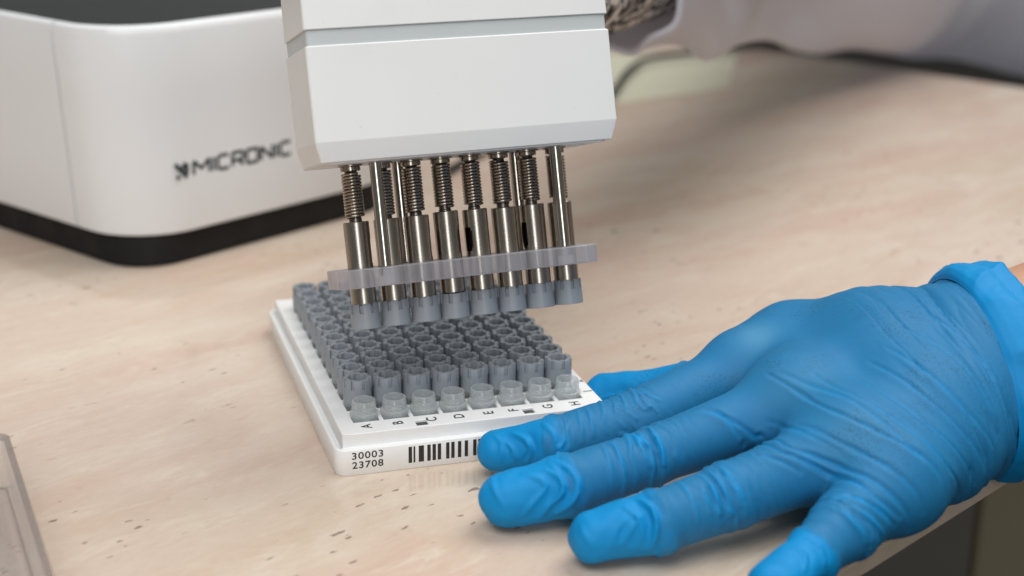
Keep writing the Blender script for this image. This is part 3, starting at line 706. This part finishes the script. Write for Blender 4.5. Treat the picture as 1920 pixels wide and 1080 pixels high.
def surface_nets(lo, hi, h):
    n = np.ceil((np.array(hi) - lo) / h).astype(int) + 1
    ax = [lo[i] + h * np.arange(n[i]) for i in range(3)]
    D = np.empty(n, np.float32)
    for i in range(n[0]):
        Y, Z = np.meshgrid(ax[1], ax[2], indexing='ij')
        D[i] = sdf(np.c_[np.full(Y.size, ax[0][i]), Y.ravel(), Z.ravel()]).reshape(n[1:])
    ins = D < 0
    c = np.zeros(n - 1, int)
    for dx in (0, 1):
        for dy in (0, 1):
            for dz in (0, 1): c += ins[dx:n[0] - 1 + dx, dy:n[1] - 1 + dy, dz:n[2] - 1 + dz]
    act = (c > 0) & (c < 8)
    idx = -np.ones(n - 1, int); cells = np.argwhere(act); idx[act] = np.arange(len(cells))
    acc = np.zeros((len(cells), 3)); cnt = np.zeros(len(cells))
    corners = [(a, b, e) for a in (0, 1) for b in (0, 1) for e in (0, 1)]
    for A in corners:
        for ax_ in range(3):
            if A[ax_]: continue
            B = list(A); B[ax_] = 1
            d0 = D[tuple((cells + A).T)]; d1 = D[tuple((cells + B).T)]
            x = (d0 < 0) != (d1 < 0); t_ = np.where(x, d0 / np.where(x, d0 - d1, 1), 0)
            p = cells + np.array(A) + np.outer(t_, np.eye(3)[ax_]); acc[x] += p[x]; cnt[x] += 1
    P = np.array(lo) + h * acc / cnt[:, None]
    quads = []
    for ax_ in range(3):
        u, v = [(1, 2), (2, 0), (0, 1)][ax_]
        sl0 = [slice(None)] * 3; sl1 = [slice(None)] * 3; sl0[ax_] = slice(0, -1); sl1[ax_] = slice(1, None)
        e = np.argwhere(ins[tuple(sl0)] != ins[tuple(sl1)])
        e = e[(e[:, u] > 0) & (e[:, v] > 0) & (e[:, u] < n[u] - 1) & (e[:, v] < n[v] - 1) & (e[:, ax_] < n[ax_] - 1)]
        du, dv = np.eye(3, dtype=int)[u], np.eye(3, dtype=int)[v]
        q = np.c_[idx[tuple((e - du - dv).T)], idx[tuple((e - dv).T)], idx[tuple(e.T)], idx[tuple((e - du).T)]]
        flip = ~ins[tuple(e.T)]; q[flip] = q[flip][:, ::-1]
        quads.append(q)
    q = np.concatenate(quads); return P, q[(q >= 0).all(1)]

_rng = np.random.RandomState(11); _T = _rng.rand(4096)
def vnoise(p):
    i = np.floor(p).astype(int); f = p - i; f = f * f * (3 - 2 * f); out = 0
    for dx in (0, 1):
        for dy in (0, 1):
            for dz in (0, 1):
                hsh = ((i[:, 0] + dx) * 73856093 ^ (i[:, 1] + dy) * 19349663 ^ (i[:, 2] + dz) * 83492791) & 4095
                w = (f[:, 0] if dx else 1 - f[:, 0]) * (f[:, 1] if dy else 1 - f[:, 1]) * (f[:, 2] if dz else 1 - f[:, 2])
                out = out + w * _T[hsh]
    return out
def ridged(p): return 1 - np.abs(2 * vnoise(p) - 1)
def sstep(a, b, x):
    t_ = np.clip((x - a) / (b - a), 0, 1); return t_ * t_ * (3 - 2 * t_)

lo, hi = (26, -120, -2), (222, 38, 60)
P, Qd = surface_nets(lo, hi, 1.0)
me = bpy.data.meshes.new('glove')
def fill(me, P, Qd):
    me.vertices.add(len(P)); me.vertices.foreach_set('co', (P * MM).astype(np.float32).ravel())
    me.loops.add(Qd.size); me.loops.foreach_set('vertex_index', Qd.ravel().astype(np.int32))
    me.polygons.add(len(Qd)); me.polygons.foreach_set('loop_start', np.arange(0, Qd.size, 4, dtype=np.int32))
    me.update(calc_edges=True); me.validate()
fill(me, P, Qd)
o = bpy.data.objects.new('glove', me); COL.objects.link(o)
ss = o.modifiers.new('s', 'SUBSURF'); ss.levels = 1
dg = bpy.context.evaluated_depsgraph_get(); dg.update()
me2 = bpy.data.meshes.new_from_object(o.evaluated_get(dg)); o.modifiers.clear(); o.data = me2; me2.name = 'glove'
bpy.data.meshes.remove(me); me = me2
P = np.empty(len(me.vertices) * 3, np.float32); me.vertices.foreach_get('co', P); P = P.reshape(-1, 3).astype(float) / MM
for _ in range(2):
    N = sdf_grad(P); P -= N * sdf(P)[:, None] * 0.9
N = sdf_grad(P)

# per-finger coordinates
def finger(Pp, L):
    """(distance to chain, length along it from the tip, signed up component)"""
    best = np.full(len(Pp), 1e9); s = np.zeros(len(Pp)); acc = 0
    pts = L[::-1]
    for a, b in zip(pts[:-1], pts[1:]):
        ba = b[:3] - a[:3]; l = np.linalg.norm(ba); t_ = np.clip((Pp - a[:3]) @ ba / l ** 2, 0, 1)
        d = np.linalg.norm(Pp - a[:3] - t_[:, None] * ba, axis=1) - (a[3] + (b[3] - a[3]) * t_)
        m_ = d < best; best[m_] = d[m_]; s[m_] = (acc + t_ * l)[m_]; acc += l
    return best, s
disp = np.zeros(len(P)); stretch = np.ones(len(P)); grime = np.zeros(len(P))
hd = {k: finger(P, H[k][:4]) for k in 'IMRPT'}
allb = np.array([hd[k][0] for k in 'IMRPT']); near = allb.argmin(0)
up = N[:, 2]
view = np.array([-0.28, -0.88, 0.38])
facing = N @ view
for qi, k in enumerate('IMRPT'):
    m_ = (near == qi) & (hd[k][0] < 3.0); s = hd[k][1]
    L = [np.linalg.norm(H[k][i + 1][:3] - H[k][i][:3]) for i in range(3)][::-1]
    dip, pip = L[0], L[0] + L[1]
    # slack fingertip
    tipm = (1 - sstep(dip - 3, dip + 2.5, s + 2.2 * (vnoise(P * .35) - .5))) * m_
    stretch = np.where(m_, np.minimum(stretch, 1 - tipm), stretch)
    p1 = P * 0.13 + 7 * qi; p1 = p1 + 0.9 * np.c_[vnoise(P * .09 + 3), vnoise(P * .09 + 17), vnoise(P * .09 + 31)]
    disp += tipm * (1.1 * (vnoise(p1) - .5) + 0.45 * (vnoise(P * .3 + 5) - .5))
    ring = np.exp(-((s - dip - 1.0) / 1.5) ** 2) - .7 * np.exp(-((s - dip - 4.0) / 1.8) ** 2)
    disp += m_ * 0.38 * ring * (0.5 + vnoise(P * .25))
    # cross wrinkles over the middle joint, finer ones along the finger
    warp = s + 2.6 * (vnoise(P * .16 + 9) - .5) + 1.1 * (vnoise(P * .4) - .5)
    wm = np.exp(-((s - pip) / 7.5) ** 2)
    wf = ridged(np.c_[warp * .42, P[:, 2] * .05, P[:, 0] * 0 + qi * 13.7]) ** 3
    disp += m_ * wm * (0.70 * wf * (.35 + 1.1 * vnoise(P * .12 + 40)) - 0.12)
    wf2 = ridged(np.c_[warp * .75, P[:, 2] * .07, P[:, 0] * 0 + qi * 3.7]) ** 3
    disp += m_ * sstep(dip, dip + 4, s) * (1 - sstep(pip + 12, pip + 24, s)) * 0.13 * wf2 * np.clip(2.4 * vnoise(P * .09 + 21) - .7, 0, 1)
    stretch = np.where(m_, stretch * (1 - .35 * wm * wf), stretch)
# dorsum: fine wrinkles that crowd and bend round towards the cuff
ta = (P - WR) @ AX
back = (allb.min(0) > -30) * sstep(112, 135, P[:, 0])
side = P[:, 2] * .05
wv = ta + 4 * (vnoise(P * .05 + 2) - .5) + 0.20 * (P[:, 2] - 26)
near_w = sstep(-38, -4, ta) * sstep(118, 140, P[:, 0])
f3 = ridged(np.c_[wv * .36, P[:, 1] * .022, P[:, 2] * .03]) ** 3
f4 = ridged(np.c_[wv * .70, P[:, 1] * .035, P[:, 2] * .04 + 9]) ** 3
disp -= near_w * (0.95 * f3 ** 2 + 0.26 * f4 ** 2) * (.3 + 1.1 * vnoise(P * .05 + 60))
disp += sstep(115, 140, P[:, 0]) * 0.12 * (ridged(np.c_[(P[:, 0] * .7 + P[:, 1] * .7) * .16, P[:, 2] * .05, P[:, 1] * .03]) ** 3)
grime = sstep(60, 90, P[:, 0]) * np.clip(up + .25, 0, 1)
# the long folds
for ci_, (A_, w_, pts) in enumerate(CREASES):
    sg_ = -1.0 if ci_ < 16 else 1.0
    pts = np.array(pts)
    for _ in range(3): pts = pts - sdf_grad(pts) * sdf(pts)[:, None]
    cr_ = []
    for k_ in range(len(pts) - 1):                       # a smooth line through the points, kept on the surface
        p0, p1, p2, p3 = (pts[max(0, min(len(pts) - 1, k_ + q_))] for q_ in (-1, 0, 1, 2))
        for u in np.arange(0, 1, max(.05, 2.0 / max(np.linalg.norm(p2 - p1), .1))):
            cr_.append(.5 * (2 * p1 + (p2 - p0) * u + (2 * p0 - 5 * p1 + 4 * p2 - p3) * u * u + (3 * p1 - p0 - 3 * p2 + p3) * u ** 3))
    pts = np.array(cr_ + [pts[-1]])
    for _ in range(3): pts = pts - sdf_grad(pts) * sdf(pts)[:, None]
    bb = (P > pts.min(0) - 6).all(1) & (P < pts.max(0) + 6).all(1); I_ = np.where(bb)[0]; Pp = P[I_]
    best = np.full(len(I_), 1e9); u_ = np.zeros(len(I_)); ln = np.linalg.norm(np.diff(pts, axis=0), axis=1); tot = ln.sum(); acc = 0
    for a, b, l in zip(pts[:-1], pts[1:], ln):
        if l < 1e-6: continue
        t_ = np.clip((Pp - a) @ (b - a) / l ** 2, 0, 1); d = np.linalg.norm(Pp - a - t_[:, None] * (b - a), axis=1)
        m_ = d < best; best[m_] = d[m_]; u_[m_] = ((acc + t_ * l) / tot)[m_]; acc += l
    d = best + .5 * (vnoise(Pp * .3) - .5)
    env = np.sin(np.pi * np.clip(u_ * .88 + .06, 0, 1)) ** .6
    w2 = w_ * .9
    disp[I_] += sg_ * A_ * (1.45 if sg_ < 0 else 1.9 if ci_ < 45 or ci_ > 56 else 1.2) * env * (np.exp(-(d / w2) ** 2) - .55 * np.exp(-(d / (2.6 * w2)) ** 2))
    stretch[I_] -= .45 * env * np.exp(-(d / w2) ** 2)
# film stretched thin and pale over the knuckles
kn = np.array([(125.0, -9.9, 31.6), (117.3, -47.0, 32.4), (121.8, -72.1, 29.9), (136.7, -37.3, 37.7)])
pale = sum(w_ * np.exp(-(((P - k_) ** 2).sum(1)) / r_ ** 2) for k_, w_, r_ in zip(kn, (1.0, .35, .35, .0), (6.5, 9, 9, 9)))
disp *= sstep(0.8, 3.0, P[:, 2])
P += N * disp[:, None]
keep_r = ta
me.vertices.foreach_set('co', ((P - ORG) * MM).astype(np.float32).ravel()); me.update()
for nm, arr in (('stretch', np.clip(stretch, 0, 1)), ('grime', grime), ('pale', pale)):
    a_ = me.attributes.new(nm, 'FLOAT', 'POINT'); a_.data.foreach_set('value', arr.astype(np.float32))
# cut the glove body off under the cuff
bm = bmesh.new(); bm.from_mesh(me)
dead = [f for f in bm.faces if (np.array(f.calc_center_median()) / MM + ORG - WR) @ AX > 7.0]
bmesh.ops.delete(bm, geom=dead, context='FACES'); bm.to_mesh(me); bm.free()
me.polygons.foreach_set('use_smooth', [True] * len(me.polygons))
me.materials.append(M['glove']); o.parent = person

# rolled cuff and wrist, both lofted round the wrist axis
sec = []
E1 = np.cross(AX, [0, 0, 1.]); E1 /= np.linalg.norm(E1); E2 = np.cross(E1, AX)
if E2[2] < 0: E2 = -E2
def wrist_loop(t0, grow, n=96, wob=0.0, seed=0, tilt=0.0):
    """outline of the wrist, found on the hand surface itself, at t0 mm along the axis"""
    pts = []
    a = np.linspace(0, 2 * np.pi, n, endpoint=False)
    D_ = np.outer(np.cos(a), E1) + np.outer(np.sin(a), E2)
    base_ = WR + AX * t0
    tl = 4.0 * np.sin(a * 2 + seed) * wob + tilt * np.sin(a)
    r = np.full(n, 55.0)
    for _ in range(60):
        s_ = sdf(base_ + D_ * r[:, None]); r -= s_ * .8
    r = r + grow
    w = wob * (1.6 * np.sin(3 * a + 1.0) + 1.0 * np.sin(7 * a + 2.3 + .02 * t0))
    q_ = np.c_[np.cos(a) * 5.5 + t0 * .10, np.sin(a) * 5.5 + 20, np.full(n, t0 * .13)]
    w = w + np.minimum(wob * 2, 1) * (1.5 * ridged(q_ * .42) ** 3 + .35 * ridged(q_ * 1.1 + 7) ** 3 - .5)
    p = base_ + D_ * (r + w)[:, None] + AX * tl[:, None]
    p[:, 2] = np.maximum(p[:, 2], .5)
    return p
prof = [(-2.5, -0.2, .0), (-1.5, 1.2, .3), (0.5, 2.6, .6), (3.5, 3.3, .75), (6, 3.2, .6), (8.5, 2.6, .7), (11, 3.0, .8), (13.5, 3.0, .9), (14.6, 2.2, .9), (14.4, 1.0, .9), (9, .4, .5)]
bm = bmesh.new()
pz = np.array(prof); ti = np.linspace(0, len(prof) - 1, 44)
prof2 = [[np.interp(t_, range(len(prof)), pz[:, c_]) for c_ in range(3)] for t_ in ti]
loft(bm, [[tuple(q - ORG) for q in wrist_loop(t0 + 4.5, g * .75, 240, w * .55, 1.0)] for t0, g, w in prof2], cap0=False, cap1=False)
cm = mesh_bm('glove_cuff', bm, 70)
a_ = cm.attributes.new('stretch', 'FLOAT', 'POINT')
cuff = link('glove_cuff', cm, M['glove'], person)
bm = bmesh.new()
loft(bm, [[tuple(q - ORG) for q in wrist_loop(t0, -1.2 + g, 64)] for t0, g in ((4, 0), (14, -.3), (26, -.5), (44, .0))] +
     [[tuple(q + AX * e + (AF - AX) * e - ORG) for q in wrist_loop(44, g, 64)] for e, g in ((40, 3), (90, 7), (130, 9))], True, True)
link('forearm', mesh_bm('forearm', bm, 80), M['skin'], person)

# coat sleeve of the other arm, reaching over the back of the table to the tool
cc = [np.array(p, float) for p in ((150, 181, 121), (205, 225, 126), (345, 395, 125), (535, 606, 108), (632, 628, 98), (780, 650, 95))]
rad = [(35, 33), (36, 46), (38, 74), (70, 101), (100, 108), (115, 122)]
dirv = np.array([.80, .60, 0]); hv = np.array([.60, -.80, 0])
def sleeve(sgn=0.0, n=120, cuts=70, inner=False, upto=1.0):
    loops = []
    for k in range(cuts + 1):
        u = k / cuts * (len(cc) - 1) * upto; i = min(int(u), len(cc) - 2); f = u - i
        p = cc[i] * (1 - f) + cc[i + 1] * f; rh = rad[i][0] * (1 - f) + rad[i + 1][0] * f; rv = rad[i][1] * (1 - f) + rad[i + 1][1] * f
        a = np.linspace(0, 2 * np.pi, n, endpoint=False)
        L = np.outer(np.cos(a), hv); q = p + L * rh + np.outer(np.sin(a), [0, 0, 1.]) * rv
        pin = min(1, max(0, u - .3)) * .72 * (1 - min(1, max(0, u - 1.9)))
        q = q - L * rh * (pin * np.clip(-np.sin(a), 0, 1) ** .8)[:, None]
        nr = np.outer(np.cos(a), hv) + np.outer(np.sin(a), [0, 0, 1.])
        s_ = u * 110
        fold = (vnoise(np.c_[a * 1.6 + s_ * .016, np.full(n, s_ * .012), np.full(n, 3.)]) - .5)
        # make it periodic round the arm
        w0 = np.clip((a - 5.2) / 1.083, 0, 1); fold0 = (vnoise(np.c_[(a - 2 * np.pi) * 1.6 + s_ * .016, np.full(n, s_ * .012), np.full(n, 3.)]) - .5)
        fold = fold * (1 - w0) + fold0 * w0
        dgn = np.sin(a * 2 - s_ * .035 + 1.2) * .5 + np.sin(a * 3 + s_ * .05) * .25
        amp = min(1, .15 + u * .8)
        q = q + nr * ((17 * fold + (5 + 5 * min(1, max(0, u - .8))) * dgn) * amp * (1 + 1.1 * np.clip(np.sin(a) + .35, 0, 1)) + sgn + (1.2 * np.sin(9 * a + 1) if k == 0 else 0))[:, None]
        if k == 0: q = q + dirv * (2.0 * np.sin(3 * a) + 1.2 * np.sin(8 * a))[:, None]
        loops.append([tuple(x - ORG) for x in q])
    return loops
bm = bmesh.new()
ou = sleeve(0.0); inn_ = sleeve(-1.6, cuts=20, upto=.55)
loft(bm, list(reversed(inn_)) + ou, False, True)
sm_ = link('coat_sleeve', mesh_bm('coat_sleeve', bm, 80), M['coat'], person)
bm = bmesh.new()
hemp = []
n = 90
L0 = np.array(ou[0]); nb = len(L0)
tube(bm, [tuple(p) for p in np.r_[L0, L0[:1]]], 1.5, 8)
link('cuff_hem', mesh_bm('cuff_hem', bm, 80), M['coat'], person)
bm = bmesh.new()
loops = []
for k in range(40):
    u = k / 39; c0 = np.array([98, 140, 120.]) * (1 - u) + np.array([262, 268, 138.]) * u
    a = np.linspace(0, 2 * np.pi, 72, endpoint=False); r = 27 + 6 * u
    wob_ = 2.2 * (vnoise(np.c_[np.cos(a) * 2 + 5, np.sin(a) * 2 + 5, np.full(72, u * 7)]) - .5)
    q = c0 + np.outer(np.cos(a) * (r + wob_), hv) + np.outer(np.sin(a) * (r + wob_), [0, 0, 1.])
    loops.append([tuple(x - ORG) for x in q])
loft(bm, loops)
link('knit_sleeve', mesh_bm('knit_sleeve', bm, 80), M['knit'], person)

bpy.context.view_layer.update()
